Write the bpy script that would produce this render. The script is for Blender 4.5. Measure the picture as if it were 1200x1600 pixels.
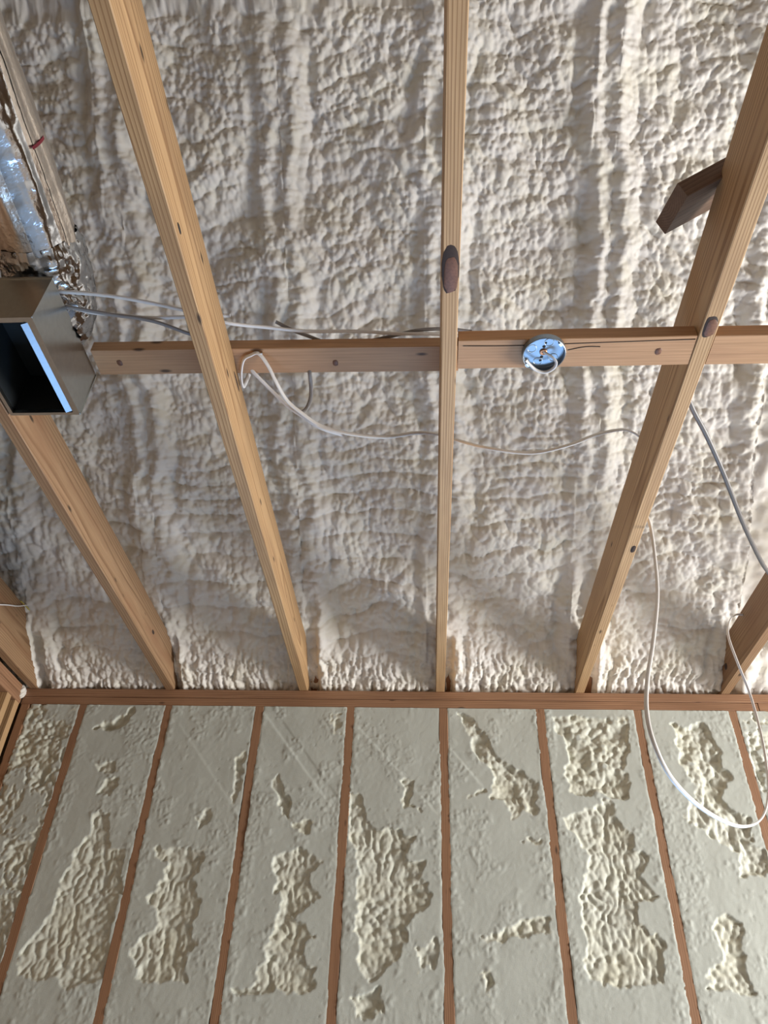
import bpy, bmesh, math, random
import numpy as np
from mathutils import Vector, Matrix

for o in list(bpy.data.objects):
    bpy.data.objects.remove(o)
scene = bpy.context.scene
COL = scene.collection
I = 0.0254                       # all measures below are inches
ZP = 121.0                       # height of the wall's top plate above the floor


def V(x, y, z):
    return Vector((x * I, y * I, (z + ZP) * I))


# ------------------------------------------------------------------ camera
cam_d = bpy.data.cameras.new('camera')
cam = bpy.data.objects.new('camera', cam_d)
COL.objects.link(cam)
cr = Vector((0.99839126, 0.04715144, 0.03149016))
cu = Vector((0.00501176, -0.6265956, 0.77932845))
cf = Vector((-0.05647805, 0.77791689, 0.62582389))
cam.matrix_world = Matrix.Translation(V(0, -121.336, -57.4)) @ Matrix(
    ((cr.x, cu.x, -cf.x), (cr.y, cu.y, -cf.y), (cr.z, cu.z, -cf.z))).to_4x4()
cam_d.sensor_fit = 'VERTICAL'
cam_d.sensor_height = 24.0
cam_d.lens = 1167.65 / 1600.0 * 24.0
cam_d.clip_start = 0.02
scene.camera = cam

# ------------------------------------------------------------------ world, daylight, exposure
w = bpy.data.worlds.new('sky')
scene.world = w
w.use_nodes = True
bg = w.node_tree.nodes['Background']
bg.inputs[0].default_value = (0.55, 0.72, 1.0, 1)
bg.inputs[1].default_value = 1.0


def daylight(name, loc, target, sx, sy, power, col):
    d = bpy.data.lights.new(name, 'AREA')
    d.shape = 'RECTANGLE'
    d.size = sx * I
    d.size_y = sy * I
    d.energy = power
    d.color = col
    o = bpy.data.objects.new(name, d)
    COL.objects.link(o)
    o.location = loc
    o.rotation_euler = (target - loc).to_track_quat('-Z', 'Z').to_euler()
    return o


# daylight through the patio door in the right wall and the low window in the front wall
daylight('daylight_right', V(168, -50, -56), V(0, -50, -56), 78, 54, 322, (1.0, 0.98, 0.95))
daylight('daylight_front', V(8, 2.0, -86), V(8, -100, -86), 92, 44, 78, (0.33, 0.60, 1.0))
vs = scene.view_settings
vs.view_transform = 'Standard'
vs.look = 'None'
vs.gamma = 1.0
vs.use_curve_mapping = False
vs.exposure = 0.0

# ------------------------------------------------------------------ helpers
def tag(o, label=None, cat=None, group=None, kind=None):
    if label: o['label'] = label
    if cat: o['category'] = cat
    if group: o['group'] = group
    if kind: o['kind'] = kind
    return o


def link(name, me, mat, parent=None):
    o = bpy.data.objects.new(name, me)
    COL.objects.link(o)
    if mat is not None and len(me.materials) == 0:
        me.materials.append(mat)
    if parent is not None:
        o.parent = parent
    return o


def empty(name, loc):
    o = bpy.data.objects.new(name, None)
    o.empty_display_size = 0.05
    o.location = loc
    COL.objects.link(o)
    return o


def mesh_np(name, verts, quads, smooth=True, tris=None):
    me = bpy.data.meshes.new(name)
    verts = np.asarray(verts, dtype=np.float32)
    quads = np.asarray(quads, dtype=np.int32).reshape(-1, 4)
    nq = len(quads)
    me.vertices.add(len(verts))
    me.vertices.foreach_set('co', verts.ravel())
    me.loops.add(nq * 4)
    me.loops.foreach_set('vertex_index', quads.ravel())
    me.polygons.add(nq)
    me.polygons.foreach_set('loop_start', np.arange(nq, dtype=np.int32) * 4)
    me.polygons.foreach_set('use_smooth', np.full(nq, smooth, dtype=bool))
    me.update(calc_edges=True)
    me.validate()
    return me


def grid_quads(nr, nc, flip=False, wrap=False):
    a = np.arange(nr - 1)[:, None] * nc + np.arange(nc - 1)[None, :]
    q = np.stack([a, a + 1, a + nc + 1, a + nc], -1).reshape(-1, 4)
    if wrap:
        r = np.arange(nr - 1) * nc
        q = np.concatenate([q, np.stack([r + nc - 1, r, r + nc, r + 2 * nc - 1], -1)])
    return q[:, ::-1] if flip else q


def bm_mesh(name, bm, smooth=False):
    bmesh.ops.recalc_face_normals(bm, faces=bm.faces)
    me = bpy.data.meshes.new(name)
    bm.to_mesh(me)
    bm.free()
    if smooth:
        me.polygons.foreach_set('use_smooth', [True] * len(me.polygons))
    return me


def add_box(bm, x0, x1, y0, y1, z0, z1, s=I):
    vs_ = [bm.verts.new((x * s, y * s, z * s)) for x in (x0, x1) for y in (y0, y1) for z in (z0, z1)]
    for f in ((0, 1, 3, 2), (4, 6, 7, 5), (0, 4, 5, 1), (2, 3, 7, 6), (0, 2, 6, 4), (1, 5, 7, 3)):
        bm.faces.new([vs_[i] for i in f])
    return vs_


def box_w(bm, x0, x1, y0, y1, z0, z1):
    add_box(bm, x0, x1, y0, y1, z0 + ZP, z1 + ZP)


rng = random.Random(4)
NR = np.random.default_rng(11)


def board_mesh(L, w_, h_, bev=0.07, wob=0.0, seed=0):
    """a sawn board, length along local X, eased edges, a little bow and wane"""
    r = np.random.default_rng(seed)
    n = max(2, int(L / 6) + 1)
    b = bev
    prof = [(-w_ / 2 + b, -h_ / 2), (w_ / 2 - b, -h_ / 2), (w_ / 2, -h_ / 2 + b), (w_ / 2, h_ / 2 - b),
            (w_ / 2 - b, h_ / 2), (-w_ / 2 + b, h_ / 2), (-w_ / 2, h_ / 2 - b), (-w_ / 2, -h_ / 2 + b)]
    bm = bmesh.new()
    rings = []
    for i in range(n + 1):
        x = -L / 2 + L * i / n
        jy, jz = r.normal(0, wob, 2) if 0 < i < n else (0, 0)
        rings.append([bm.verts.new((x * I, (p_[0] + jy) * I, (p_[1] + jz) * I)) for p_ in prof])
    for a, c in zip(rings[:-1], rings[1:]):
        for k in range(8):
            bm.faces.new((a[k], a[(k + 1) % 8], c[(k + 1) % 8], c[k]))
    bm.faces.new(rings[0])
    bm.faces.new(rings[-1])
    return bm_mesh('board', bm)


def board(name, a, b, w_, h_, mat, parent=None, up=(0, 0, 1), wob=0.02, seed=None):
    """board from a to b (inch coordinates of its axis ends), w_ sideways, h_ along up"""
    A, B = V(*a), V(*b)
    X = (B - A).normalized()
    Y = Vector(up).cross(X).normalized()
    Z = X.cross(Y)
    L = (B - A).length / I
    o = link(name, board_mesh(L, w_, h_, wob=wob, seed=seed if seed is not None else rng.randrange(9999)), mat, parent)
    M = Matrix((X, Y, Z)).transposed().to_4x4()
    M.translation = (A + B) / 2
    o.matrix_world = M
    return o


def sweep(name, pts, rx, ry, mat, parent=None, seg=10, sub=8, ref=(0, 0, 1), closed_caps=True, world=True):
    """oval cable through points (Catmull-Rom)"""
    P = np.array(pts, float)
    P = np.vstack([2 * P[0] - P[1], P, 2 * P[-1] - P[-2]])
    out = []
    for i in range(1, len(P) - 2):
        for t in np.linspace(0, 1, sub, endpoint=False):
            p0, p1, p2, p3 = P[i - 1:i + 3]
            out.append(.5 * ((2 * p1) + (p2 - p0) * t + (2 * p0 - 5 * p1 + 4 * p2 - p3) * t * t + (3 * p1 - p0 - 3 * p2 + p3) * t ** 3))
    out.append(P[-2])
    Q = np.array(out)
    T = np.gradient(Q, axis=0)
    T /= np.linalg.norm(T, axis=1)[:, None] + 1e-9
    n = np.cross(T[0], ref)
    if np.linalg.norm(n) < .1: n = np.cross(T[0], (1, 0, 0))
    vv = []
    for i in range(len(Q)):
        n = n - T[i] * (n @ T[i])
        n /= np.linalg.norm(n)
        b = np.cross(T[i], n)
        for k in range(seg):
            a = 2 * math.pi * k / seg
            vv.append(Q[i] + n * math.cos(a) * rx + b * math.sin(a) * ry)
    vv = np.array(vv)
    if world: vv[:, 2] += ZP
    q = grid_quads(len(Q), seg, wrap=True)
    m = len(Q) * seg
    caps = [[0, k, k + 1, k + 2] for k in range(1, seg - 2, 2)] + [[m - seg, m - seg + k + 2, m - seg + k + 1, m - seg + k] for k in range(1, seg - 2, 2)]
    me = mesh_np(name, vv * I, np.vstack([q, caps]))
    return link(name, me, mat, parent)


def lathe(bm, prof, n=40, cap0=True, s=I):
    rings = []
    for r, z in prof:
        rings.append([bm.verts.new((r * math.cos(2 * math.pi * k / n) * s, r * math.sin(2 * math.pi * k / n) * s, z * s)) for k in range(n)])
    for a, c in zip(rings[:-1], rings[1:]):
        for k in range(n):
            bm.faces.new((a[k], a[(k + 1) % n], c[(k + 1) % n], c[k]))
    if cap0:
        bm.faces.new(rings[0])
        bm.faces.new(rings[-1])


# ------------------------------------------------------------------ procedural materials
def new_mat(name):
    m = bpy.data.materials.new(name)
    m.use_nodes = True
    nt = m.node_tree
    return m, nt, nt.nodes['Principled BSDF']


def N(nt, typ, **kw):
    n = nt.nodes.new(typ)
    for k, v in kw.items():
        if k.startswith('i_'):
            n.inputs[k[2:].replace('_', ' ')].default_value = v
        else:
            setattr(n, k, v)
    return n


def ramp(nt, stops, interp='LINEAR'):
    r = nt.nodes.new('ShaderNodeValToRGB')
    r.color_ramp.interpolation = interp
    e = r.color_ramp.elements
    e[0].position, e[0].color = stops[0][0], (*stops[0][1], 1)
    e[1].position, e[1].color = stops[-1][0], (*stops[-1][1], 1)
    for p_, c in stops[1:-1]:
        x = e.new(p_)
        x.color = (*c, 1)
    return r


def mixc(nt, a, b, fac, mode='MIX'):
    n = nt.nodes.new('ShaderNodeMix')
    n.data_type = 'RGBA'
    n.blend_type = mode
    for s_, v in ((6, a), (7, b), (0, fac)):
        if isinstance(v, (int, float)):
            n.inputs[s_].default_value = v
        elif isinstance(v, tuple):
            n.inputs[s_].default_value = (*v, 1)
        else:
            nt.links.new(v, n.inputs[s_])
    return n.outputs[2]


def wood(name, light, dark, stain, ring=5.5, contrast=1.0, stain_amt=0.5):
    m, nt, bs = new_mat(name)
    L = nt.links.new
    tc = N(nt, 'ShaderNodeTexCoord')
    oi = N(nt, 'ShaderNodeObjectInfo')
    off = N(nt, 'ShaderNodeVectorMath', operation='SCALE')
    off.inputs[0].default_value = (7.3, 0.09, 0.13)
    L(oi.outputs['Random'], off.inputs['Scale'])
    add = N(nt, 'ShaderNodeVectorMath', operation='ADD')
    L(tc.outputs['Object'], add.inputs[0])
    L(off.outputs[0], add.inputs[1])
    mp = N(nt, 'ShaderNodeMapping')
    mp.inputs['Scale'].default_value = (0.10, 1, 1)
    mp.inputs['Rotation'].default_value = (0, 0.012, 0.018)
    mp.inputs['Location'].default_value = (0, 0.035, -0.045)
    L(add.outputs[0], mp.inputs[0])
    # slow wander of the growth rings
    n1 = N(nt, 'ShaderNodeTexNoise', i_Scale=9.0, i_Detail=2.0)
    L(mp.outputs[0], n1.inputs['Vector'])
    sc = N(nt, 'ShaderNodeVectorMath', operation='MULTIPLY_ADD')
    sc.inputs[1].default_value = (0, 0.03, 0.03)
    L(n1.outputs['Color'], sc.inputs[0])
    L(mp.outputs[0], sc.inputs[2])
    wv = N(nt, 'ShaderNodeTexWave', wave_type='RINGS', rings_direction='X', wave_profile='SAW')
    wv.inputs['Scale'].default_value = 0.314 / (ring * 0.001)
    wv.inputs['Distortion'].default_value = 1.2
    wv.inputs['Detail'].default_value = 1.0
    wv.inputs['Detail Scale'].default_value = 0.6
    L(sc.outputs[0], wv.inputs['Vector'])
    mid = tuple(.62 * a + .38 * b for a, b in zip(light, dark))
    rp = ramp(nt, [(0.0, light), (0.55, tuple(.85 * a + .15 * b for a, b in zip(light, dark))), (0.86, mid if contrast < 1 else dark), (1.0, light)])
    L(wv.outputs['Fac'], rp.inputs[0])
    # fine pores
    mp2 = N(nt, 'ShaderNodeMapping')
    mp2.inputs['Scale'].default_value = (6, 220, 220)
    L(add.outputs[0], mp2.inputs[0])
    n2 = N(nt, 'ShaderNodeTexNoise', i_Scale=1.0, i_Detail=3.0)
    L(mp2.outputs[0], n2.inputs['Vector'])
    r2 = ramp(nt, [(0.3, (0.8, 0.78, 0.74)), (0.65, (1.05, 1.05, 1.05))])
    L(n2.outputs['Fac'], r2.inputs[0])
    c1 = mixc(nt, rp.outputs[0], r2.outputs[0], 0.8, 'MULTIPLY')
    # big stains along the board
    mp3 = N(nt, 'ShaderNodeMapping')
    mp3.inputs['Scale'].default_value = (1.6, 9, 9)
    L(add.outputs[0], mp3.inputs[0])
    n3 = N(nt, 'ShaderNodeTexNoise', i_Scale=1.5, i_Detail=4.0)
    L(mp3.outputs[0], n3.inputs['Vector'])
    r3 = ramp(nt, [(0.48, (0, 0, 0)), (0.72, (stain_amt,) * 3)])
    L(n3.outputs['Fac'], r3.inputs[0])
    c2 = mixc(nt, c1, stain, r3.outputs[0])
    # small pin knots
    vo = N(nt, 'ShaderNodeTexVoronoi', i_Scale=1.0)
    mp4 = N(nt, 'ShaderNodeMapping')
    mp4.inputs['Scale'].default_value = (5.5, 16, 16)
    L(add.outputs[0], mp4.inputs[0])
    L(mp4.outputs[0], vo.inputs['Vector'])
    r4 = ramp(nt, [(0.05, (1, 1, 1)), (0.12, (0, 0, 0))])
    L(vo.outputs['Distance'], r4.inputs[0])
    c3 = mixc(nt, c2, tuple(.25 * a for a in dark), r4.outputs[0])
    L(c3, bs.inputs['Base Color'])
    bs.inputs['Roughness'].default_value = 0.62
    bp = N(nt, 'ShaderNodeBump')
    bp.inputs['Strength'].default_value = 0.25
    bp.inputs['Distance'].default_value = 0.001
    L(n2.outputs['Fac'], bp.inputs['Height'])
    L(bp.outputs[0], bs.inputs['Normal'])
    return m


W_JOIST = wood('joist_pine', (0.55, 0.36, 0.19), (0.29, 0.155, 0.065), (0.30, 0.17, 0.085), ring=7, stain_amt=0.45)
W_JOIST2 = wood('joist_pine_brown', (0.315, 0.195, 0.105), (0.20, 0.108, 0.052), (0.22, 0.105, 0.05), ring=8, stain_amt=0.7)
W_JOIST3 = wood('joist_pine_golden', (0.47, 0.30, 0.15), (0.25, 0.13, 0.052), (0.24, 0.135, 0.065), ring=6, stain_amt=0.5)
W_BLOCK = wood('blocking_spruce', (0.49, 0.285, 0.15), (0.36, 0.19, 0.095), (0.32, 0.16, 0.08), ring=9, contrast=.5, stain_amt=0.4)
W_STUD = wood('stud_fir', (0.345, 0.19, 0.105), (0.235, 0.115, 0.06), (0.19, 0.09, 0.045), ring=6, stain_amt=0.5)
W_DARK = wood('dark_offcut', (0.16, 0.09, 0.052), (0.095, 0.048, 0.027), (0.07, 0.035, 0.02), ring=6, stain_amt=0.6)


def foam(name, base, tint, cut=None):
    m, nt, bs = new_mat(name)
    L = nt.links.new
    tc = N(nt, 'ShaderNodeTexCoord')
    n1 = N(nt, 'ShaderNodeTexNoise', i_Scale=7.0, i_Detail=4.0)
    L(tc.outputs['Object'], n1.inputs['Vector'])
    r1 = ramp(nt, [(0.42, (0, 0, 0)), (0.75, (1, 1, 1))])
    L(n1.outputs['Fac'], r1.inputs[0])
    c = mixc(nt, base, tint, r1.outputs[0])
    n2 = N(nt, 'ShaderNodeTexNoise', i_Scale=260.0, i_Detail=5.0, i_Roughness=0.7)
    L(tc.outputs['Object'], n2.inputs['Vector'])
    bp = N(nt, 'ShaderNodeBump')
    bp.inputs['Strength'].default_value = 0.35
    bp.inputs['Distance'].default_value = 0.002
    L(n2.outputs['Fac'], bp.inputs['Height'])
    if cut:
        at = N(nt, 'ShaderNodeAttribute', attribute_name='cut')
        n4 = N(nt, 'ShaderNodeTexNoise', i_Scale=3.0, i_Detail=6.0)
        L(tc.outputs['Object'], n4.inputs['Vector'])
        cc = mixc(nt, cut, tuple(.9 * x for x in cut), n4.outputs['Fac'])
        c = mixc(nt, c, cc, at.outputs['Fac'])
    L(c, bs.inputs['Base Color'])
    L(bp.outputs[0], bs.inputs['Normal'])
    bs.inputs['Roughness'].default_value = 0.55
    bs.inputs['Specular IOR Level'].default_value = 0.22
    return m


FOAM_C = foam('ceiling_spray_foam', (0.73, 0.70, 0.655), (0.73, 0.695, 0.595))
FOAM_W = foam('wall_spray_foam', (0.60, 0.61, 0.53), (0.60, 0.59, 0.47), cut=(0.53, 0.555, 0.505))


def metal(name, col, rough, bump=0.0, bscale=60.0, spangle=0.0, bdist=0.003):
    m, nt, bs = new_mat(name)
    L = nt.links.new
    bs.inputs['Metallic'].default_value = 1.0
    bs.inputs['Roughness'].default_value = rough
    bs.inputs['Base Color'].default_value = (*col, 1)
    tc = N(nt, 'ShaderNodeTexCoord')
    if spangle:
        v = N(nt, 'ShaderNodeTexNoise', i_Scale=70.0, i_Detail=2.0)
        L(tc.outputs['Object'], v.inputs['Vector'])
        c = mixc(nt, tuple(x * (1 - spangle) for x in col), col, v.outputs['Fac'])
        L(c, bs.inputs['Base Color'])
    if bump:
        n = N(nt, 'ShaderNodeTexNoise', i_Scale=bscale, i_Detail=4.0)
        L(tc.outputs['Object'], n.inputs['Vector'])
        b = N(nt, 'ShaderNodeBump')
        b.inputs['Strength'].default_value = bump
        b.inputs['Distance'].default_value = bdist
        L(n.outputs['Fac'], b.inputs['Height'])
        L(b.outputs[0], bs.inputs['Normal'])
    return m


GALV = metal('galvanized_steel', (0.55, 0.57, 0.56), 0.28, spangle=0.18)
SKY_STEEL = metal('sky_tinted_steel', (0.29, 0.34, 0.40), 0.42, spangle=0.2)  # galvanized steel with the blue sky reflection put into its base colour
FOIL = metal('foil_jacket', (0.70, 0.64, 0.58), 0.30, bump=0.6, bscale=130, bdist=0.002)
FOILTAPE = metal('foil_tape', (0.44, 0.46, 0.49), 0.16, bump=0.45, bscale=38, bdist=0.004)
BRASS = metal('brown_copper', (0.55, 0.28, 0.16), 0.4)


def plain(name, col, rough=0.5, noise=0.0, scale=20.0):
    m, nt, bs = new_mat(name)
    bs.inputs['Roughness'].default_value = rough
    bs.inputs['Base Color'].default_value = (*col, 1)
    if noise:
        tc = N(nt, 'ShaderNodeTexCoord')
        n = N(nt, 'ShaderNodeTexNoise', i_Scale=scale, i_Detail=4.0)
        nt.links.new(tc.outputs['Object'], n.inputs['Vector'])
        c = mixc(nt, tuple(x * (1 - noise) for x in col), tuple(min(1, x * (1 + noise)) for x in col), n.outputs['Fac'])
        nt.links.new(c, bs.inputs['Base Color'])
    return m


CABLE = plain('white_cable_sheath', (0.74, 0.72, 0.70), 0.38, 0.08, 60)
CABLE_G = plain('grey_cable_sheath', (0.24, 0.225, 0.22), 0.4, 0.08, 60)
CABLE_D = plain('dark_grey_cable_sheath', (0.125, 0.115, 0.11), 0.4, 0.08, 60)
YELLOW = plain('yellow_cable_sheath', (0.62, 0.5, 0.1), 0.45, 0.1, 60)
BOOT_SHADE = plain('boot_inside_shade', (0.012, 0.016, 0.018), 0.6, 0.4, 30)  # near-black colour standing in for the shade inside the boot
HOLE = plain('dark_hole', (0.015, 0.012, 0.01), 0.8, 0.3, 50)
BARK = plain('bark_knot', (0.035, 0.018, 0.012), 0.7, 0.5, 120)
KNOTRED = plain('red_knot_heart', (0.15, 0.062, 0.032), 0.55, 0.6, 160)
RED = plain('red_print', (0.35, 0.03, 0.05), 0.5, 0.1, 60)
PLY = plain('plywood_sheathing', (0.26, 0.18, 0.11), 0.7, 0.2, 8)
SLAB = plain('concrete_floor', (0.27, 0.25, 0.225), 0.7, 0.15, 4)
FRAME_W = plain('white_window_frame', (0.8, 0.8, 0.78), 0.4, 0.03, 10)


# ------------------------------------------------------------------ noise fields for the foam
def hsh(ix, iy, seed):
    h = (ix.astype(np.int64) * 374761393 + iy.astype(np.int64) * 668265263 + seed * 974711) & 0xffffffff
    h = ((h ^ (h >> 13)) * 1274126177) & 0xffffffff
    h = ((h ^ (h >> 16)) * 2246822519) & 0xffffffff
    h = h ^ (h >> 15)
    return (h & 0xffffff) / float(0x1000000)


def vn(x, y, seed):
    ix, iy = np.floor(x), np.floor(y)
    fx, fy = x - ix, y - iy
    ux, uy = fx * fx * fx * (fx * (fx * 6 - 15) + 10), fy * fy * fy * (fy * (fy * 6 - 15) + 10)
    a, b = hsh(ix, iy, seed), hsh(ix + 1, iy, seed)
    c, d = hsh(ix, iy + 1, seed), hsh(ix + 1, iy + 1, seed)
    return 2 * (a + (b - a) * ux + (c - a) * uy + (a - b - c + d) * ux * uy) - 1


def fbm(x, y, seed, o=3):
    t, a = 0, 1.0
    for k in range(o):
        t = t + a * vn(x * 2 ** k, y * 2 ** k, seed + 17 * k)
        a *= .5
    return t


def worley(x, y, seed, jit=.85):
    """pillow lobes: 1 at a cell's heart, falling to a crease at its border"""
    ix, iy = np.floor(x), np.floor(y)
    f1 = np.full(x.shape, 9.0)
    for dx in (-1, 0, 1):
        for dy in (-1, 0, 1):
            jx, jy = ix + dx, iy + dy
            px = jx + .5 + jit * (hsh(jx, jy, seed) - .5)
            py = jy + .5 + jit * (hsh(jx, jy, seed + 5) - .5)
            rad = .75 + .5 * hsh(jx, jy, seed + 9)
            d = ((x - px) ** 2 + (y - py) ** 2) / rad ** 2
            f1 = np.minimum(f1, d)
    return 1 - 2.1 * np.minimum(f1, .62)


def sst(x, a, b):
    t = np.clip((x - a) / (b - a), 0, 1)
    return t * t * (3 - 2 * t)


RAFT = [-69.6, -45.6, -21.0, 2.7, 27.2, 51.6, 75.6]


def ceil_disp(x, s):
    """foam relief in inches below the roof plane; x across, s up the slope from the wall plate"""
    wx = x + .42 * vn(x / 2.6, s / 2.6, 1)
    ws = s + .42 * vn(x / 2.6, s / 2.6, 2)
    bay = np.zeros_like(x)
    d = np.full_like(x, 99.0)
    for k, r in enumerate(RAFT):
        rc = r + 1.1 * vn(s / 11.0, s * 0 + k, 40) + .55 * vn(s / 3.6, s * 0 + k, 41)
        dd = x - rc
        d = np.where(np.abs(dd) < np.abs(d), dd, d)
        bay = bay + (x > r)
    u = np.clip((x - (-69.6 + 24.2 * (bay - 1))) / 24.2, 0, 1)          # 0..1 across the bay
    low = 1.0 * fbm(x / 17.0, s / 14.0, 3, 2) + .45 * fbm(x / 6.0, s / 6.0, 4, 2)
    lower = 1 - sst(s, 26, 44)
    # spray passes: rolls running across each bay
    tilt = .05 * (bay % 3 - 1)
    arc = (u - .5) ** 2 * 4
    v = (s + 2.3 * vn(x / 12.0 + bay * 3.1, s / 12.0, 5) + .8 * vn(x / 4.0, s / 4.0, 6) + tilt * x + lower * 2.2 * arc * np.where(bay % 2 > 0, 1, -.7) + bay * 1.7) / (3.9 + .7 * lower)
    fr = v - np.floor(v)
    roll = 1 - (2 * fr - 1) ** 2
    ramp_ = .35 + .75 * (vn(x / 9.0, s / 9.0, 7) * .5 + .5)
    asp = sst(vn(x / 14.0, s / 14.0, 8), -.1, .4) * (.35 + .65 * lower)
    L1a = worley(wx / 2.1, v * 1.7, 10)
    L1b = worley(wx / 1.35, v * 1.0 + .5, 11)
    L1 = L1a * (1 - asp) + L1b * asp
    L2 = worley(wx / .95, ws / 1.1, 12)
    L3 = worley(x / .48, s / .52, 13)
    smooth = sst(vn(x / 8.0, s / 7.0, 14), .05, .6)                       # glossy, calmer patches
    h = low + (.62 + .50 * lower) * ramp_ * np.sqrt(roll + .02) + .50 * L1 + (.32 - .09 * smooth) * L2 + (.10 - .05 * smooth) * L3 - .6
    # gentle thickening against the rafters, double bead over every rafter, grooves beside it
    ad = np.abs(d)
    h = h + .7 * np.exp(-(ad / 6.5) ** 2)
    on = .55 + .45 * vn(s / 8.0, bay * 0 + np.floor(x / 24.0 + 40), 20)
    k1, k2 = np.exp(-((d + 2.0) / 1.25) ** 2), np.exp(-((d - 1.5) / 1.35) ** 2)
    bl = worley(d / 2.6, ws / 1.7, 21) * .5 + worley(d / 2.2, s / .62, 22) * .16
    mb = np.clip(k1 + k2, 0, 1)
    h = h * (1 - .55 * mb) + (1.1 * k1 + 1.25 * k2) * (.25 + .9 * on) + mb * bl
    h = h - .95 * np.exp(-((ad - 4.4) / .75) ** 2) * (.5 + .5 * vn(s / 5.0, bay, 23))
    # fingers along the plate
    ed = 1 - sst(s, 3.0, 9.0)
    h = h * (1 - .35 * ed) + ed * (.5 * worley(wx / .95, s / 2.6, 24) + .12 * L3 + .1) - .7 * (1 - sst(s, -1.5, 3.0))
    # rafter heels left bare beside the joists
    for r in RAFT:
        h = h - 1.6 * (1 - sst(s, 7.0, 10.5)) * (1 - sst(np.abs(x - r - .9 - .1 * vn(s, s * 0, 60)), .7, 1.3))
    return h


SL = math.radians(36.0)
OFF = 2.2


def roof_pt(x, s, h):
    y = -s * math.cos(SL) - h * math.sin(SL)
    z = OFF + s * math.sin(SL) - h * math.cos(SL)
    return np.stack([x, y, z + ZP], -1) * I


# ------------------------------------------------------------------ the room: floor, walls, roof
bm = bmesh.new(); box_w(bm, -78, 176, -256, 8, -126, -121)
floor = tag(link('floor', bm_mesh('floor', bm), SLAB), 'concrete floor slab of the room', kind='structure')

# front wall: sheathing behind the studs, with the low window opening below the framed part
bm = bmesh.new()
box_w(bm, -78, 176, 3.6, 6.0, -64, 0.0)
box_w(bm, -78, -38, 3.6, 6.0, -121, -64)
box_w(bm, 54, 176, 3.6, 6.0, -121, -64)
box_w(bm, -38, 54, 3.6, 6.0, -121, -108)
wall_front = tag(link('wall_front', bm_mesh('wall_front', bm), PLY), 'front stud wall filled with trimmed cream spray foam', kind='structure')
bm = bmesh.new()
for b_ in ((-38, -36, 0, 5, -108, -64), (52, 54, 0, 5, -108, -64), (-38, 54, 0, 5, -108, -106), (-38, 54, 0, 5, -66, -64), (7, 9, 2.6, 4.5, -106, -66)):
    box_w(bm, *b_)
tag(link('window_2', bm_mesh('window_2', bm), FRAME_W), 'low white framed window in the front wall', kind='structure')

bm = bmesh.new()
box_w(bm, 172, 176, -256, -90, -121, 0); box_w(bm, 172, 176, -10, 8, -121, 0)
box_w(bm, 172, 176, -90, -10, -32, 0); box_w(bm, 172, 176, -90, -10, -121, -80)
gb = [bm.verts.new(V(x, y, z)) for x in (172, 176) for (y, z) in ((8, 0), (-256, 0), (-125, 100))]
for f in ((0, 1, 2), (3, 4, 5), (0, 1, 4, 3), (1, 2, 5, 4), (0, 2, 5, 3)): bm.faces.new([gb[i] for i in f])
tag(link('wall_right', bm_mesh('wall_right', bm), PLY), 'right gable wall with a wide window', kind='structure')
bm = bmesh.new()
for b_ in ((170, 176, -90, -88, -80, -32), (170, 176, -12, -10, -80, -32), (170, 176, -90, -10, -80, -78), (170, 176, -90, -10, -34, -32), (173, 175, -51, -49, -78, -34)):
    box_w(bm, *b_)
tag(link('window_1', bm_mesh('window_1', bm), FRAME_W), 'wide white framed window in the right wall', kind='structure')
bm = bmesh.new(); box_w(bm, -78, 176, -256, -250, -121, 0)
tag(link('wall_back', bm_mesh('wall_back', bm), PLY), 'back wall of plywood sheathing', kind='structure')
bm = bmesh.new()
box_w(bm, -79, -75.6, -256, 8, -121, 0)
gb = [bm.verts.new(V(x, y, z)) for x in (-79, -75.6) for (y, z) in ((8, 0), (-256, 0), (-125, 100))]
for f in ((0, 1, 2), (3, 4, 5), (0, 1, 4, 3), (1, 2, 5, 4), (0, 2, 5, 3)): bm.faces.new([gb[i] for i in f])
wall_left = tag(link('wall_left', bm_mesh('wall_left', bm), PLY), 'left gable wall with wooden plates and studs', kind='structure')
board('top_plate', (-73.8, 0, -0.78), (-73.8, -250, -0.78), 3.5, 1.5, W_STUD, wall_left)
board('top_plate', (-73.8, -0.2, -2.3), (-73.8, -250, -2.3), 3.5, 1.5, W_STUD, wall_left)
for y in (-1.1, -4.2, -20, -36, -52, -68):
    board('stud', (-73.8, y, -3.1), (-73.8, y, -120), 1.5, 3.5, W_JOIST if y > -6 else W_STUD, wall_left, up=(1, 0, 0))

# roof deck over the foam
bm = bmesh.new()
def deck(sgn):
    pts = []
    for hh in (7.5, 9.0):
        for x in (-80, 178):
            for s in (-14, 158):
                P = roof_pt(np.array(float(x)), np.array(float(s)), np.array(-hh))
                y = P[1] if sgn > 0 else (-2 * 126.0 * I - P[1])
                pts.append(bm.verts.new((P[0], y, P[2])))
    for f in ((0, 1, 3, 2), (4, 6, 7, 5), (0, 4, 5, 1), (2, 3, 7, 6), (0, 2, 6, 4), (1, 5, 7, 3)):
        bm.faces.new([pts[i] for i in f])
deck(1); deck(-1)
ceiling = tag(link('ceiling', bm_mesh('ceiling', bm), PLY), 'sloped roof underside covered in lumpy cream spray foam', kind='structure')

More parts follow.
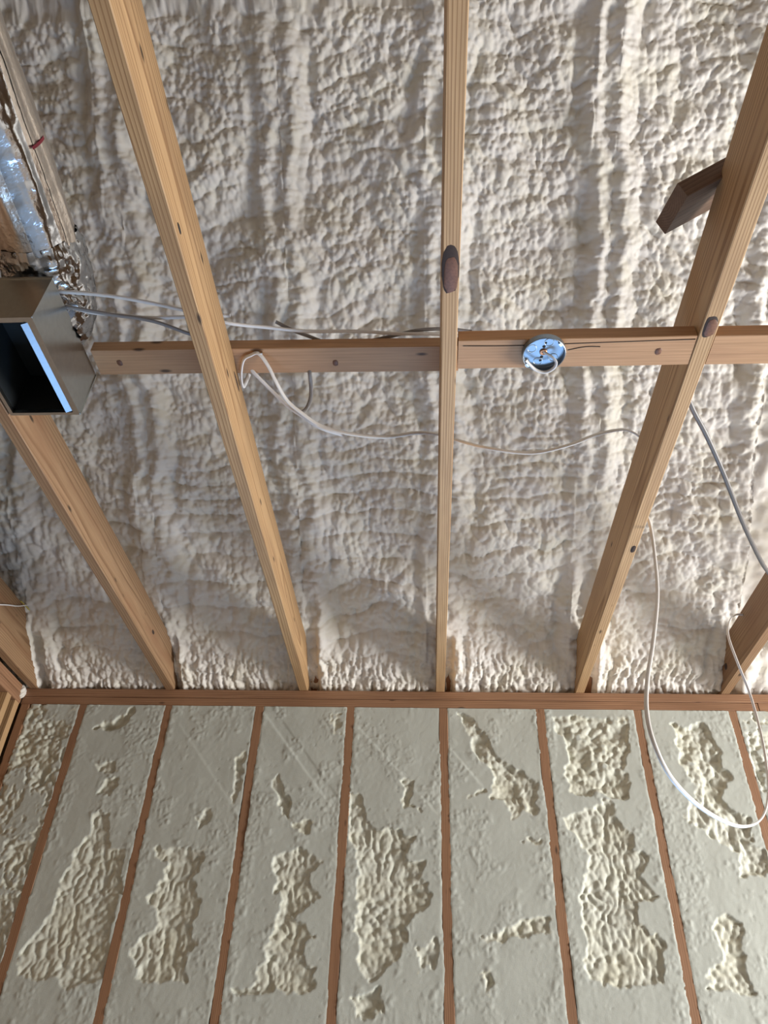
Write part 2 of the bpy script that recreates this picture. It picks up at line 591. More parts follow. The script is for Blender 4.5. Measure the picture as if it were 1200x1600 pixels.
# foam between the rafters: one continuous skin, one piece for each rafter bay
edges = [-75.5] + [r + .1 for r in RAFT[1:]] + [174.0]
s_axis = np.concatenate([np.arange(-7, 104, .19), np.arange(104, 158, .9)])
for k in range(len(edges) - 1):
    x0, x1 = edges[k], edges[k + 1]
    st = .19 if x1 < 60 else (.45 if x1 < 80 else 1.1)
    xs = np.linspace(x0, x1, int((x1 - x0) / st) + 1)
    ss = s_axis if x1 < 60 else (np.arange(-7, 158, .45) if x1 < 80 else np.arange(-7, 158, 1.1))
    X, S = np.meshgrid(xs, ss)
    Hh = ceil_disp(X, S)
    P = roof_pt(X, S, Hh).reshape(-1, 3)
    q = grid_quads(len(ss), len(xs))
    me = mesh_np('spray_foam', P, q)
    o = link('spray_foam', me, FOAM_C, ceiling)
    o['kind'] = 'stuff'
xs, ss = np.arange(-70.4, 174, 1.1), np.arange(-7, 158, 1.1)
X, S = np.meshgrid(xs, ss)
P = roof_pt(X, S, ceil_disp(X + 500, S)).reshape(-1, 3)
P[:, 1] = -2 * 126.0 * I - P[:, 1]
o = link('spray_foam', mesh_np('spray_foam', P, grid_quads(len(ss), len(xs), flip=True)), FOAM_C, ceiling)
o['kind'] = 'stuff'
# rafters, buried but for their heels
for r in RAFT:
    c0, c1 = roof_pt(np.array(r + .9), np.array(-3.), np.array(-3.5)) / I, roof_pt(np.array(r + .9), np.array(150.), np.array(-3.5)) / I
    c0[2] -= ZP; c1[2] -= ZP
    board('rafter', tuple(c0), tuple(c1), 1.5, 5.5, W_STUD, ceiling, wob=0)

# ------------------------------------------------------------------ front wall: plates, studs, foam
board('top_plate', (-73, 1.75, -0.76), (172, 1.75, -0.76), 3.5, 1.5, W_STUD, wall_front, wob=.015)
board('top_plate', (-72, 1.80, -2.30), (55.6, 1.80, -2.30), 3.5, 1.46, W_STUD, wall_front, wob=.015)
board('top_plate', (55.75, 1.8, -2.28), (172, 1.8, -2.28), 3.5, 1.5, W_STUD, wall_front, wob=.015)
STUDS = [-71.1, -60.6, -45.2, -29.1, -13.2, 2.75, 19.15, 35.4, 51.2, 67.2, 83.2]
for x in STUDS:
    board('stud', (x, 1.79, -3.05), (x + rng.uniform(-.1, .1), 1.79, -63.6), 1.5, 3.5, W_STUD, wall_front, up=(0, 1, 0), wob=.03)
board('header', (-75, 1.95, -64.8), (172, 1.95, -64.8), 3.5, 2.4, W_STUD, wall_front)

MAIN = [
 [(-53.1,-21.4),(-50.7,-20.9),(-49.7,-27.2),(-46.5,-27.1),(-46.6,-30.8),(-46.4,-35.1),(-45.9,-40.1),(-45.9,-44.1),(-47.5,-44.9),(-50.2,-45.3),(-53.8,-44.1),(-58.5,-44.0),(-59.0,-41.2),(-56.5,-37.1),(-55.5,-30.9),(-54.4,-26.3),(-52.8,-24.4)],
 [(-55.5,-13.7),(-52.2,-12.9),(-51.8,-14.7),(-54.5,-14.5)],
 [(-53.8,-18.4),(-52.6,-15.8),(-51.1,-16.5),(-51.5,-18.9)],
 [(-42.6,-26.6),(-34.5,-26.4),(-34.0,-28.2),(-35.7,-30.5),(-34.2,-33.1),(-34.4,-37.4),(-32.9,-39.4),(-34.7,-40.6),(-33.9,-44.5),(-37.2,-43.8),(-41.3,-43.9),(-42.8,-40.0),(-40.0,-37.5),(-40.1,-35.0),(-42.5,-33.3),(-40.4,-31.5),(-39.9,-28.4),(-42.2,-27.9)],
 [(-36.8,-22.1),(-35.1,-20.1),(-34.4,-21.6),(-36.0,-24.1)],
 [(-32.2,-11.7),(-30.4,-10.6),(-30.1,-17.0),(-31.0,-19.6)],
 [(-23.3,-28.0),(-19.5,-26.1),(-16.4,-27.9),(-18.2,-29.7),(-17.5,-31.9),(-16.0,-33.2),(-17.8,-34.1),(-19.5,-35.4),(-16.0,-37.8),(-18.2,-39.0),(-17.0,-41.8),(-15.7,-41.7),(-15.9,-44.4),(-18.5,-45.2),(-21.2,-44.5),(-24.3,-45.0),(-26.9,-45.8),(-27.5,-44.9),(-24.0,-43.9),(-23.3,-41.1),(-23.9,-39.6),(-22.2,-37.1),(-21.6,-33.7),(-23.0,-30.3)],
 [(-21.5,-22.3),(-18.4,-22.3),(-18.8,-23.3),(-21.0,-23.3)],
 [(-12.4,-17.2),(-10.9,-17.7),(-9.9,-21.7),(-7.8,-23.5),(-4.3,-23.3),(-2.3,-24.1),(-3.3,-26.3),(-2.3,-28.1),(0.6,-27.5),(-0.9,-29.8),(0.3,-32.0),(0.3,-33.7),(-1.8,-35.0),(-3.6,-36.3),(-2.7,-38.7),(-4.5,-40.7),(-8.0,-43.1),(-9.8,-42.4),(-10.6,-36.0),(-10.5,-32.6),(-10.4,-30.0),(-11.9,-24.6)],
 [(-1.8,-39.8),(1.0,-38.2),(0.9,-41.5),(-1.3,-41.8)],
 [(7.8,-37.6),(12.0,-35.9),(17.6,-34.5),(17.1,-36.8),(15.5,-36.6),(10.9,-37.8)],
 [(14.3,-24.5),(16.8,-24.0),(16.4,-25.4)],
 [(7.6,-41.5),(8.8,-43.0),(8.3,-44.5)],
 [(21.0,-20.6),(23.1,-19.6),(26.1,-19.3),(29.3,-18.1),(29.3,-21.0),(31.3,-23.3),(30.4,-25.6),(32.7,-26.5),(31.7,-29.1),(33.4,-32.1),(30.5,-33.0),(30.2,-35.1),(32.8,-37.4),(31.9,-39.8),(32.4,-42.4),(28.8,-42.5),(25.3,-43.0),(22.0,-42.3),(22.0,-38.5),(21.7,-34.4),(22.8,-29.3),(24.6,-26.6),(22.9,-24.8)],
 [(47.5,-23.5),(50.7,-25.2),(49.3,-28.8),(45.7,-28.4)],
 [(40.7,-34.0),(44.5,-34.7),(43.3,-39.5),(43.9,-43.6),(41.4,-43.3),(37.3,-42.6),(40.8,-38.8)],
]
SHALLOW = [
 [(-57.2,-7.0),(-53.7,-5.0),(-50.7,-3.4),(-50.3,-5.0),(-52.8,-6.6),(-55.7,-8.1)],
 [(-11.4,-45.4),(-7.0,-44.2),(-6.1,-46.7),(-9.5,-47.5)],
 [(5.2,-4.0),(7.3,-4.0),(10.8,-10.1),(13.7,-13.2),(17.0,-15.8),(17.6,-20.2),(13.1,-21.3),(12.3,-18.8),(9.8,-18.4),(10.5,-14.8),(8.6,-12.3)],
 [(5.8,-17.5),(9.4,-16.4),(9.8,-17.4),(6.2,-18.4)],
 [(20.8,-3.8),(34.1,-4.3),(31.7,-18.0),(21.4,-17.2),(23.2,-11.0)],
 [(40.6,-5.9),(45.5,-5.3),(47.3,-8.5),(47.3,-12.7),(48.5,-14.8),(45.5,-17.8),(48.3,-20.2),(49.9,-21.6),(47.7,-26.2),(45.1,-25.3),(40.3,-21.7),(39.2,-19.8),(42.3,-16.9),(40.4,-11.8)],
 [(-16.8,-4.3),(-14.0,-3.9),(-14.3,-8.2),(-16.1,-8.2)],
 [(-25.9,-15.4),(-23.9,-14.8),(-22.2,-19.9),(-22.5,-21.9),(-23.9,-18.9)],
 [(-4.5,-15.1),(-1.9,-15.5),(-2.9,-19.6),(-0.8,-20.5),(-3.9,-20.6)],
]


STEPS = [((-28.5, -3.8), (-14.5, -20.8), .10), ((-26.3, -3.8), (-13.6, -19.3), -.07), ((-12.3, -5.9), (2.2, -21.4), .09),
         ((3.9, -10.2), (8.9, -16.4), .12), ((5.2, -4.0), (12.6, -13.2), -.10), ((-42.7, -6.3), (-27.8, -23.9), .05)]


def poly_sd(x, z, poly):
    """signed distance to a polygon, positive inside"""
    d = np.full(x.shape, 1e9)
    ins = np.zeros(x.shape, bool)
    n = len(poly)
    for i in range(n):
        ax, az = poly[i]
        bx, bz = poly[(i + 1) % n]
        ex, ez = bx - ax, bz - az
        t = np.clip(((x - ax) * ex + (z - az) * ez) / (ex * ex + ez * ez + 1e-9), 0, 1)
        d = np.minimum(d, (x - ax - t * ex) ** 2 + (z - az - t * ez) ** 2)
        c = ((az > z) != (bz > z)) & (x < (bx - ax) * (z - az) / (bz - az + 1e-12) + ax)
        ins ^= c
    d = np.sqrt(d)
    return np.where(ins, d, -d)


def wall_disp(x, z):
    """(relief towards the room, 1 where sawn flat)"""
    wx = x + .55 * fbm(x / 1.7, z / 1.7, 101, 3)
    wz = z + .55 * fbm(x / 1.7, z / 1.7, 102, 3)
    deep = np.full(x.shape, -9.0)
    for p_ in MAIN:
        deep = np.maximum(deep, poly_sd(wx, wz, p_))
    shal = np.full(x.shape, -9.0)
    for p_ in SHALLOW:
        shal = np.maximum(shal, poly_sd(wx, wz, p_))
    v = (z + .6 * vn(x / 6.0, z / 6.0, 103) + .12 * x) / 2.0
    fr = v - np.floor(v)
    asp = sst(vn(x / 6.0, z / 6.0, 104), -.3, .3)
    lob = .36 * (worley(x / .9 + .55 * vn(x / 1.9, z / 1.5, 131), v * 1.35 + .5 * vn(x / 1.3, z / 1.9, 132), 105) * asp + worley(x / 1.05 + .3 * vn(x / 2, z / 2, 133), z / 1.0, 106) * (1 - asp)) + .08 * worley(x / .5, z / .6, 107) + .2 * (1 - (2 * fr - 1) ** 2)
    nat = .38 + .85 * lob - 1.02 * sst(deep, -.75, .35) - .15 * sst(deep, .6, 2.5)
    nat2 = .75 + .85 * lob + .35 * fbm(x / 2.5, z / 2.5, 108, 2) - 1.45 * sst(shal, -.7, .5)
    # end bays the saw never reached
    raw = np.maximum(1 - sst(x, -61.6, -60.8), sst(x, 51.5, 52.5) * sst(z, -30, -22))
    nat3 = -.5 + .45 * fbm(x / 4.0, z / 4.0, 109, 2) + 1.25 * lob * raw + (1 - raw) * 2
    nat = np.minimum(np.minimum(nat, nat2), nat3)
    # saw face: shallow waves, steps left by the blade, crumbs and pits
    flat = .05 * fbm(x / 5.0, z / 7.0, 110, 2)
    for (ax, az), (bx, bz), hh in STEPS:
        ex, ez = bx - ax, bz - az
        L_ = math.hypot(ex, ez)
        t = ((x - ax) * ex + (z - az) * ez) / L_
        n_ = ((x - ax) * ez - (z - az) * ex) / L_
        flat = flat + hh * sst(n_, -.12, .12) * np.exp(-np.maximum(0, n_) / 3.5) * sst(t, -1, 1) * (1 - sst(t, L_ - 2, L_ + 1))
    near = np.full(x.shape, 99.0)
    for sx_ in STUDS:
        near = np.minimum(near, np.abs(x - sx_))
    crumb = sst(fbm(x / 2.8, z / 3.5, 111, 3) + .55 * (1 - sst(near, .9, 2.6)), -.1, .6)
    flat = flat + .012 * fbm(x / .45, z / .45, 112, 2) + .10 * crumb * np.abs(fbm(x / .75, z / .75, 113, 3)) 
    pit = worley(x / 1.9, z / 1.9, 114, 1.0)
    flat = flat - .08 * sst(pit, .985, .999) * (hsh(np.floor(x / 5), np.floor(z / 5), 77) > .6)
    h = np.minimum(nat, flat)
    # torn lip where the saw broke out of the skin
    cut = sst(nat - flat, -.03, .05)
    h = h + .03 * np.exp(-((nat - flat) / .16) ** 2)
    return h, cut


zs = -3.06 - np.concatenate([np.arange(0, 50, .19), np.arange(50, 60.4, .4)])
for k in range(len(STUDS) - 1):
    xl, xr = STUDS[k] + .75, STUDS[k + 1] - .75
    st = .19 if xl < 60 else .5
    n = int((xr - xl) / st) + 1
    U, Zz = np.meshgrid(np.linspace(0, 1, n), zs)
    el = xl - .10 + .07 * fbm(Zz / 1.1, Zz * 0 + k, 120, 3) + .10 * vn(Zz / 7.0, Zz * 0 + k, 121)
    er = xr + .10 + .07 * fbm(Zz / 1.1, Zz * 0 + k, 122, 3) + .10 * vn(Zz / 7.0, Zz * 0 + k, 123)
    X = el + (er - el) * U
    Hh, cut = wall_disp(X, Zz)
    Y = .02 - Hh
    # skirt: the rim turns back to the stud
    rim = (U < 1e-6) | (U > 1 - 1e-6)
    Y = np.where(rim, Y + .05, Y)
    P = np.stack([X, Y, Zz + ZP], -1).reshape(-1, 3) * I
    me = mesh_np('foam_infill', P, grid_quads(len(zs), n, flip=True))
    at = me.attributes.new('cut', 'FLOAT', 'POINT')
    at.data.foreach_set('value', cut.ravel().astype(np.float32))
    o = link('foam_infill', me, FOAM_W, wall_front)
    o['kind'] = 'stuff'

# ------------------------------------------------------------------ ceiling joists
JH = 6.64
def se(v):
    return math.copysign(abs(v) ** .72, v)


def knot(parent, cx, along, face, ra, rb, mat, heart=None, name='knot'):
    """flat oval knot on a joist's bottom ('b') or side ('l','r'); along = distance in inches from the wall (y)"""
    bm = bmesh.new()
    r_ = random.Random(int(along * 7) + int(ra * 100))
    n = 22
    rim, top = [], []
    for k in range(n):
        a = 2 * math.pi * k / n
        j = 1 + r_.uniform(-.06, .06)
        rim.append(bm.verts.new((ra * se(math.cos(a)) * j * I, rb * se(math.sin(a)) * j * I, 0)))
        top.append(bm.verts.new((ra * .86 * se(math.cos(a)) * j * I, rb * .86 * se(math.sin(a)) * j * I, .045 * I)))
    for k in range(n):
        bm.faces.new((rim[k], rim[(k + 1) % n], top[(k + 1) % n], top[k]))
    c = bm.verts.new((0, 0, .02 * I))
    for k in range(n):
        bm.faces.new((top[k], top[(k + 1) % n], c))
    o = link(name, bm_mesh(name, bm, True), mat, parent)
    half = .75
    if face == 'b':
        X_, Z_ = Vector((0, -1, 0)), Vector((0, 0, -1)); loc = V(cx, along, -.0)
    elif face == 'r':
        X_, Z_ = Vector((0, -1, 0)), Vector((1, 0, 0)); loc = V(cx + half, along, heart or 2)
    else:
        X_, Z_ = Vector((0, -1, 0)), Vector((-1, 0, 0)); loc = V(cx - half, along, heart or 2)
    Y_ = Z_.cross(X_)
    M = Matrix((X_, Y_, Z_)).transposed().to_4x4()
    M.translation = loc
    o.matrix_parent_inverse = parent.matrix_world.inverted()
    o.matrix_world = M
    return o


def joist(x, mat, label, h=JH, y1=-250, seed=1):
    o = board('ceiling_joist', (x, 3.4, h / 2), (x, y1, h / 2), 1.5, h, mat, wob=.015, seed=seed)
    bpy.context.view_layer.update()
    return tag(o, label, 'joist', 'ceiling joists')


j_end = joist(-70.7, W_JOIST2, 'end joist lying on the left wall plate in the far left corner', h=9.25, seed=2)
j_a = joist(-45.75, W_JOIST2, 'brown weathered joist running below the metal register boot', seed=3)
j_b = joist(-21.75, W_JOIST3, 'golden joist left of centre with a small black knot near its top', seed=4)
j_c = joist(2.27, W_JOIST, 'centre joist seen from below with a big dark red knot', seed=5)
j_d = joist(26.25, W_JOIST, 'golden joist carrying the dark offcut, right of the round box', seed=6)
j_e = joist(50.75, W_JOIST2, 'joist at the right edge with the cable loop hung on it', seed=7)
joist(74.75, W_JOIST2, 'joist beyond the right edge of the picture', seed=8)
knot(j_b, -21.75, -87.6, 'r', .55, .20, HOLE, 1.0)
knot(j_b, -21.75, -66.6, 'r', 1.5, .16, BARK, 5.4)
kc = knot(j_c, 2.2, -83.6, 'b', 2.35, .74, BARK)
knot(j_c, 2.25, -83.1, 'b', 1.75, .62, KNOTRED).location.z -= .0012
knot(j_d, 26.2, -77.0, 'b', 1.25, .62, BARK)
knot(j_d, 26.32, -76.9, 'b', .95, .50, KNOTRED).location.z -= .0012
knot(j_d, 26.55, -42.1, 'b', .75, .28, BARK)
knot(j_a, -45.75, -15.0, 'r', .55, .3, BARK, 3.0)
knot(j_e, 50.75, -5.0, 'l', .6, .5, BARK, 2.6)

# ------------------------------------------------------------------ boards across the joists
b1 = board('cross_board', (-36.7, -68.45, JH + .78), (3.6, -68.2, JH + .78), 3.5, 1.5, W_BLOCK, wob=.01, seed=21)
tag(b1, 'long orange flat board lying across the joists, behind the metal boot', 'board', 'flat boards across the joists')
b2 = board('blocking_board', (3.15, -74.15, .78), (25.4, -74.25, .78), 3.5, 1.5, W_BLOCK, wob=.01, seed=22)
tag(b2, 'pinkish flat blocking board with the round electrical box screwed to it', 'board', 'flat boards across the joists')
b3 = board('blocking_board', (27.05, -74.2, .78), (49.9, -74.2, .78), 3.5, 1.5, W_BLOCK, wob=.01, seed=23)
tag(b3, 'bright orange flat blocking board at the right edge of the picture', 'board', 'flat boards across the joists')
bpy.context.view_layer.update()
for ob_, kx, ky in ((b2, 22.2, -74.2), (b1, -34.0, -68.4), (b1, -9.9, -67.9)):
    kk = knot(ob_, 0, 0, 'b', .42, .30, KNOTRED)
    kk.location = V(kx, ky, .0 if ob_ is b2 else JH)
    kk.location.z += .02 * I

# drying cracks in the blocking
for pts_ in ([(3.6, -75.3, -.0), (8, -75.2, -.0), (14, -75.35, -.0), (20, -75.5, -.0), (25.3, -75.6, -.0)], [(13.6, -74.6, -.0), (15.2, -74.9, -.0), (16.6, -74.95, -.0)]):
    ck = sweep('drying_crack', [(a_, b_ + .03 * math.sin(a_ * 2), c_) for a_, b_, c_ in pts_], .05, .02, HOLE, seg=6)
    ck.parent = b2
    ck.matrix_parent_inverse = b2.matrix_world.inverted()

# short dark offcut nailed to the joist
D0 = Vector((22.4, -87.4, 4.3))
sv, lv, bv = Vector((-.504, -.393, .769)), Vector((-.042, .901, .433)), Vector((.862, -.186, .471))
oc = link('offcut_block', board_mesh(5.2, 1.5, 5.5, bev=.03, wob=0, seed=31), W_DARK)
c_ = D0 + sv * .75 + lv * 2.75 + bv * 2.6
Yv = lv.cross(bv)
M = Matrix((bv, sv if Yv.dot(sv) > 0 else -sv, lv)).transposed().to_4x4()
M.translation = V(*c_)
oc.matrix_world = M
tag(oc, 'short dark wooden offcut sticking out from the joist at upper right', 'block')
bpy.context.view_layer.update()

# ------------------------------------------------------------------ round electrical box
jb = empty('junction_box', V(11.3, -74.5, 0))
tag(jb, 'round shallow sky-tinted steel electrical box on the blocking board', 'electrical box')
bm = bmesh.new()
lathe(bm, [(0.01, -.10), (1.9, -.10), (1.93, -.16), (1.95, -.6), (2.0, -.64), (2.05, -.6), (2.06, -.03), (2.0, 0), (.01, 0)], 48, cap0=False)
pan = link('box_pan', bm_mesh('box_pan', bm, False), SKY_STEEL, jb)
for a in (35, 110, 200, 290):
    bm = bmesh.new()
    lathe(bm, [(.40, 0), (.40, -.03), (.44, -.045), (.46, -.03), (.46, 0)], 24, cap0=False)
    o = link('knockout', bm_mesh('knockout', bm, True), GALV, pan)
    o.location = (1.2 * math.cos(math.radians(a)) * I, 1.2 * math.sin(math.radians(a)) * I, -.10 * I)
for (hx, hy, r_) in ((-.02, -.62, .16), (.10, -1.05, .12), (-.12, .62, .16), (-.2, 1.05, .12)):
    bm = bmesh.new()
    lathe(bm, [(r_, 0), (r_, -.02), (r_ * .6, -.03)], 16)
    o = link('screw_hole', bm_mesh('screw_hole', bm), HOLE, pan)
    o.location = (hx * I, hy * I, -.10 * I)
bm = bmesh.new()
lathe(bm, [(.36, 0), (.36, -.10), (.30, -.16), (.16, -.16), (.12, -.08)], 24)
o = link('cable_grommet', bm_mesh('cable_grommet', bm, True), BRASS, jb)
o.location = (-.02 * I, 0, -.10 * I)
for sx, sy in ((1.45, -1.2), (-1.45, 1.25)):
    bm = bmesh.new()
    add_box(bm, -.16, .16, -.2, .2, -.5, 0)
    o = link('screw_ear', bm_mesh('screw_ear', bm), GALV, pan)
    o.location = (sx * I, sy * I, -.10 * I)
    o.rotation_euler = (0, 0, math.atan2(sy, sx))
sweep('lead_wire', [(0, 0, -.18), (.35, -.02, -.5), (.8, .1, -.85), (1.15, .5, -1.05), (1.1, 1.0, -1.1), (.7, 1.5, -1.1), (.1, 1.72, -1.05), (-.6, 1.5, -1.0), (-1.2, .95, -.95), (-1.7, .35, -.9)], .15, .085, CABLE, jb, world=False)

# ------------------------------------------------------------------ sheet-metal register boot
rb = empty('register_boot', V(-40.9, -73.3, 0))
tag(rb, 'open galvanized sheet-metal register boot hanging beside the left joist', 'duct boot')
hw, hl, ht = 3.8, 6.3, 6.3
def bx(name, mat, *b_):
    bm = bmesh.new()
    add_box(bm, *b_)
    return link(name, bm_mesh(name, bm), mat, rb)
bx('side_panel', GALV, hw - .06, hw, -hl, hl, 0, ht)
bx('side_panel', GALV, -hw, -hw + .06, -hl, hl, 0, ht)
bx('end_panel', GALV, -hw + .06, hw - .06, -hl, -hl + .06, 0, ht)
bx('end_panel', GALV, -hw + .06, hw - .06, hl - .06, hl, 0, ht)
bx('top_panel', GALV, -hw, hw, -hl, hl, ht, ht + .06)
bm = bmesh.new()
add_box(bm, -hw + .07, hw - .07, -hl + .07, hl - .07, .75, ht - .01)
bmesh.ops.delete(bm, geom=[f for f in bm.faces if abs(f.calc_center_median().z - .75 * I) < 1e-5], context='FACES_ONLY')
link('shade_insert', bm_mesh('shade_insert', bm), BOOT_SHADE, rb)  # added dark insert that paints the shade inside the galvanized boot
# lip folded inward along the opening, then a hem standing up inside
for nm, b_ in (('lip', (hw - .62, hw + .03, -hl, hl, -.06, 0)), ('lip', (-hw - .03, -hw + .35, -hl, hl, -.06, 0)),
               ('lip', (-hw + .35, hw - .62, -hl, -hl + .55, -.06, 0)), ('lip', (-hw + .35, hw - .62, hl - .35, hl, -.06, 0))):
    bx(nm, GALV, *b_)
bm = bmesh.new()
vv_ = [bm.verts.new((x * I, y * I, z * I)) for x, z in ((hw - 1.18, -.36), (hw - .62, -.07), (hw - .62, -.03), (hw - 1.18, -.31)) for y in (-hl + .6, hl - .6)]
for f in ((0, 1, 3, 2), (2, 3, 5, 4), (4, 5, 7, 6), (6, 7, 1, 0), (0, 2, 4, 6), (1, 7, 5, 3)): bm.faces.new([vv_[i] for i in f])
link('hem', bm_mesh('hem', bm), SKY_STEEL, rb)
bx('seam_fold', GALV, hw, hw + .10, -hl - .05, -hl + .10, 0, ht)
bx('seam_fold', GALV, hw, hw + .10, hl - .10, hl + .05, 0, ht)
bx('top_fold', GALV, -hw - .1, hw + .12, -hl - .1, -hl + .2, ht - .1, ht + .12)

# ------------------------------------------------------------------ insulated flexible duct
fd = empty('flexible_duct', V(-40.9, -74, 11))
tag(fd, 'silver foil flexible duct running up from the register boot', 'duct')
def duct(name, pts, r0, mat, wr, seed, a0=0.0, a1=2 * math.pi, nseg=96, dl=.35, ell=1.0, parent=None):
    P = np.array(pts, float)
    P2 = np.vstack([2 * P[0] - P[1], P, 2 * P[-1] - P[-2]])
    out = []
    for i in range(1, len(P2) - 2):
        n = max(3, int(np.linalg.norm(P2[i + 1] - P2[i]) / dl))
        for t in np.linspace(0, 1, n, endpoint=False):
            p0, p1, p2, p3 = P2[i - 1:i + 3]
            out.append(.5 * ((2 * p1) + (p2 - p0) * t + (2 * p0 - 5 * p1 + 4 * p2 - p3) * t * t + (3 * p1 - p0 - 3 * p2 + p3) * t ** 3))
    out.append(P[-1])
    Q = np.array(out)
    T = np.gradient(Q, axis=0); T /= np.linalg.norm(T, axis=1)[:, None]
    Xa = np.array([1.0, 0, 0])
    full = a1 - a0 > 6.2
    A = np.linspace(a0, a1, nseg, endpoint=not full)
    arc = np.concatenate([[0], np.cumsum(np.linalg.norm(np.diff(Q, axis=0), axis=1))])
    AA, SS = np.meshgrid(A, arc)
    rr = r0 + wr(AA, SS, seed)
    vv = np.zeros((len(Q), nseg, 3))
    for i in range(len(Q)):
        n = Xa - T[i] * (Xa @ T[i]); n /= np.linalg.norm(n)
        b = np.cross(n, T[i])
        vv[i] = Q[i] + (n[None] * np.cos(A)[:, None] + b[None] * np.sin(A)[:, None] * ell) * rr[i][:, None]
    vv[..., 0] += 40.9; vv[..., 1] += 74; vv[..., 2] -= 11
    me = mesh_np(name, vv.reshape(-1, 3) * I, grid_quads(len(Q), nseg, wrap=full))
    return link(name, me, mat, parent or fd)
def wr_long(a, s, seed):
    return .14 * vn(a * 2.2 + 9, s / 5.0, seed) + .10 * vn(a * 6 + 9, s / 9.0, seed + 1) + .05 * vn(a * 3 + 9, s / .8, seed + 2)
def wr_crumple(a, s, seed):
    return -.35 * (1 - sst(s, 0, 1.2)) - .75 * sst(s, s.max() - 2.2, s.max()) + .30 * np.abs(vn(a * 4 + 9, s / 1.5, seed)) + .22 * np.abs(vn(a * 9 + 9, s / .9, seed + 1)) - .12 * np.abs(vn(a * 14 + 9, s / .5, seed + 2))
axis_pts = [(-40.2, -78.6, 11.5), (-40.0, -83, 12.0), (-39.8, -90, 12.2), (-39.4, -100, 12.3), (-39.0, -115, 12.5), (-38.5, -135, 13)]
jk = duct('jacket', axis_pts, 4.1, FOIL, wr_long, 200)
# lengthwise tape along the underside and the crumpled taped collar where it drops onto the boot
duct('seam_tape', axis_pts, 4.16, FOILTAPE, wr_long, 200, math.radians(28), math.radians(72), nseg=20, parent=jk)
duct('seam_tape', axis_pts, 4.16, FOIL, wr_long, 200, math.radians(4), math.radians(20), nseg=20, parent=jk)
duct('taped_collar', [(-40.1, -81.2, 11.8), (-40.2, -78.0, 11.5), (-40.3, -75.3, 10.8), (-40.5, -73.6, 8.8), (-40.6, -73.2, 6.34)], 4.3, FOILTAPE, wr_crumple, 230, dl=.22, nseg=128)
duct('printed_stripe', [(-39.8, -90.3, 12.2), (-39.8, -90.6, 12.2)], 4.30, RED, lambda a, s, k: 0 * a, 0, math.radians(-6), math.radians(24), nseg=16, parent=jk)

# ------------------------------------------------------------------ cables
def cable(pts, label, r=(.23, .13), mat=CABLE, ref=(0, 0, 1), sub=8):
    o = sweep('electrical_cable', pts, r[0], r[1], mat, ref=ref, sub=sub)
    return tag(o, label, 'cable', 'electrical cables')


cable([(-41.8, -77.5, 7.5), (-37.4, -77.4, 7.2), (-31.8, -76.8, 7.0), (-25.5, -75.1, 7.0), (-21.3, -73.2, 7.2), (-16.8, -71.8, 8.0), (-12.8, -71.0, 8.3), (-7.2, -70.7, 8.5), (-3.1, -70.3, 8.5), (1.8, -70.1, 8.5), (6, -69, 9)],
      'long white cable running from the boot over two joists to the centre joist')
cable([(-41.4, -76.5, 7.2), (-37.0, -75.6, 7.0), (-34.8, -74.9, 7.0), (-32.5, -74.6, 7.0), (-28.9, -74.1, 7.0), (-24.5, -74.0, 7.2), (-20.5, -73.9, 7.4)],
      'grey-white cable just under the topmost one beside the boot')
cable([(-41.2, -76.6, 6.8), (-36.1, -75.7, 6.6), (-32.3, -74.8, 6.6), (-30.1, -74.4, 6.6), (-27.9, -73.7, 6.6), (-25.2, -72.1, 6.8), (-23.4, -70.9, 7.4)],
      'lowest cable from the boot, dipping behind the golden joist', mat=CABLE_G)
cable([(-16.2, -71.8, 9.0), (-14.5, -71.0, 8.6), (-13.0, -70.3, 8.5), (-9.5, -68.8, 8.6), (-4.5, -69.7, 8.6), (-1.0, -70.35, 8.9), (2.1, -70.5, 8.9), (5, -70, 9)],
      'dark strand lying on the long orange board beside the centre joist', mat=CABLE_G)
cable([(-20.0, -65.9, 7.4), (-20.3, -65.5, 6.5), (-20.6, -65.3, 6.0), (-20.5, -66.9, 6.1), (-19.9, -68.8, 6.3), (-19.0, -69.4, 6.4), (-18.1, -69.6, 6.4), (-17.2, -68.4, 5.8), (-16.5, -66.9, 5.0), (-15.5, -64.8, 4.2), (-14.0, -63.4, 3.6), (-12.0, -62.0, 3.0), (-9.1, -61.1, 2.6), (-4.8, -60.0, 3.0), (-1.1, -59.0, 4.6), (1.2, -56.6, 6.8), (3.5, -55.4, 7.0), (7.1, -57.0, 4.0), (12.2, -57.1, 3.0), (16.5, -58.4, 3.0), (19.4, -58.9, 4.0), (22.3, -58.2, 5.5), (24.3, -56.7, 6.8), (27.0, -54.5, 7.0)],
      'white cable sagging from the orange board past the centre joist to the next joist')
cable([(-19.6, -67.2, 6.9), (-19.0, -66.6, 6.5), (-17.4, -64.8, 5.8), (-15.6, -63.5, 4.6), (-14.1, -62.9, 3.7), (-12.0, -61.8, 2.8), (-9.3, -60.9, 2.4)],
      'short cable slanting down from the board into the sagging one')
cable([(-12.9, -67.3, 7.2), (-12.9, -66.5, 6.5), (-12.9, -65.3, 6.2), (-13.0, -64.0, 5.5), (-13.5, -63.0, 4.8), (-14.1, -63.1, 3.8)],
      'short cable hooking down from the board beside the sagging cable', mat=CABLE_G)
cable([(26.6, -67.8, 3.2), (28.7, -64.1, 2.6), (30.9, -60.8, 2.0), (34.1, -55.5, 1.0), (38.4, -47.8, 0.0), (42.6, -40.8, -.3), (44.9, -37.4, -.3), (49.0, -32.0, 0.0), (52, -28, 1)],
      'thick grey cable slanting down to the right edge of the picture', r=(.27, .15), mat=CABLE_D)
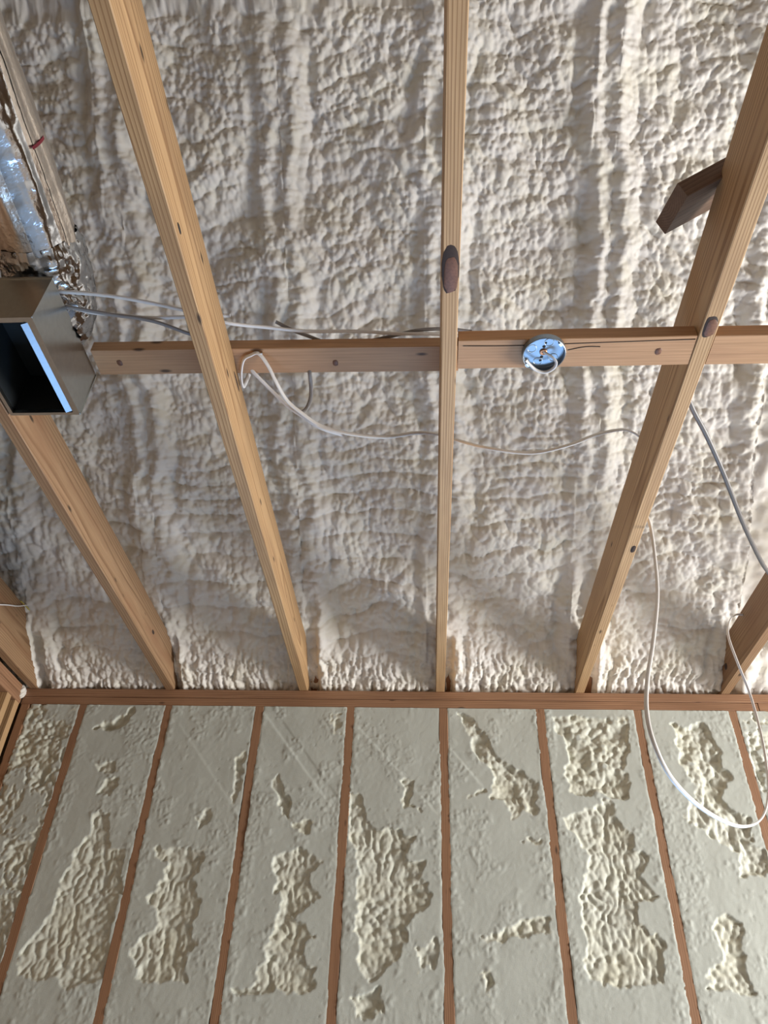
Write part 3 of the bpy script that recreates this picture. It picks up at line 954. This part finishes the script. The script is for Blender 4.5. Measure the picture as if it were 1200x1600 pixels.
cable([(26.8, -47.0, 5.0), (27.5, -46.6, 3.0), (27.7, -46.7, -.1), (26.9, -47.8, -5.7), (25.5, -49.8, -11.9), (22.6, -53.9, -19.8), (20.2, -57.3, -25.6), (19.1, -58.7, -29.4), (19.2, -58.6, -32.2), (20.8, -56.3, -34.4), (24.4, -51.3, -35.2), (29.1, -44.7, -34.6), (32.8, -39.5, -33.3), (36.3, -34.6, -31.2), (39.0, -30.8, -28.6), (41.3, -27.6, -25.2), (42.9, -25.4, -21.2), (43.9, -24.0, -17.2), (44.3, -23.4, -13.4), (44.0, -23.9, -10.4), (43.0, -25.3, -7.3), (42.5, -25.9, -4.1), (43.0, -25.3, -2.0), (45.2, -22.2, 1.5), (48.1, -18.2, 4.7), (50.3, -16, 6.0)],
      'long white cable hanging in a loop in front of the foam wall', r=(.20, .12), ref=(0, 1, 0))
cable([(-75.0, -25.0, 2.0), (-69.3, -20.2, 5.0), (-69.3, -15.7, 7.5), (-69.2, -12.8, 9.5), (-68.2, -11.4, 10.2), (-67.1, -9.7, 8.6), (-66.3, -7.7, 7.0), (-65.9, -5.2, 5.2)],
      'thin white cable crossing the end joist into the foam', r=(.14, .10))
sweep_y = sweep('electrical_cable', [(-69.8, -14.6, 9.2), (-69.6, -12.9, 9.2), (-69.3, -11.0, 9.0), (-69.0, -9.4, 8.2)], .12, .10, YELLOW)
tag(sweep_y, 'bit of yellow cable poking out behind the end joist', 'cable', 'electrical cables')

# white staple holding the sagging cable to the orange board
stp = empty('cable_staple', V(-18.0, -69.6, JH))
tag(stp, 'small white staple at the peak of the sagging cable', 'staple')
bm = bmesh.new(); add_box(bm, -.26, .26, -.09, .09, -.36, -.24)
link('bridge', bm_mesh('bridge', bm), CABLE, stp)
for sx in (-1, 1):
    bm = bmesh.new(); add_box(bm, sx * .24 - .05, sx * .24 + .05, -.07, .07, -.3, .02)
    link('prong', bm_mesh('prong', bm), GALV, stp)

# blob of foam squeezed into the corner of the two wall plates
nn = 28
th, ph = np.meshgrid(np.linspace(0, 2 * math.pi, nn * 2, endpoint=False), np.linspace(.02, math.pi - .02, nn))
rr = 1 + .28 * fbm(np.cos(th) * 2 + 5, ph * 1.6 + np.sin(th) * 1.5, 300, 3)
bp_ = np.stack([np.sin(ph) * np.cos(th) * rr * 1.0, np.sin(ph) * np.sin(th) * rr * .75, np.cos(ph) * rr * 1.15], -1).reshape(-1, 3) * I
blob = link('foam_blob', mesh_np('foam_blob', bp_, grid_quads(nn, nn * 2, wrap=True)), FOAM_C)
blob.location = V(-72.4, -.6, -1.0)
tag(blob, 'white foam blob squeezed into the corner where the plates meet', 'foam')
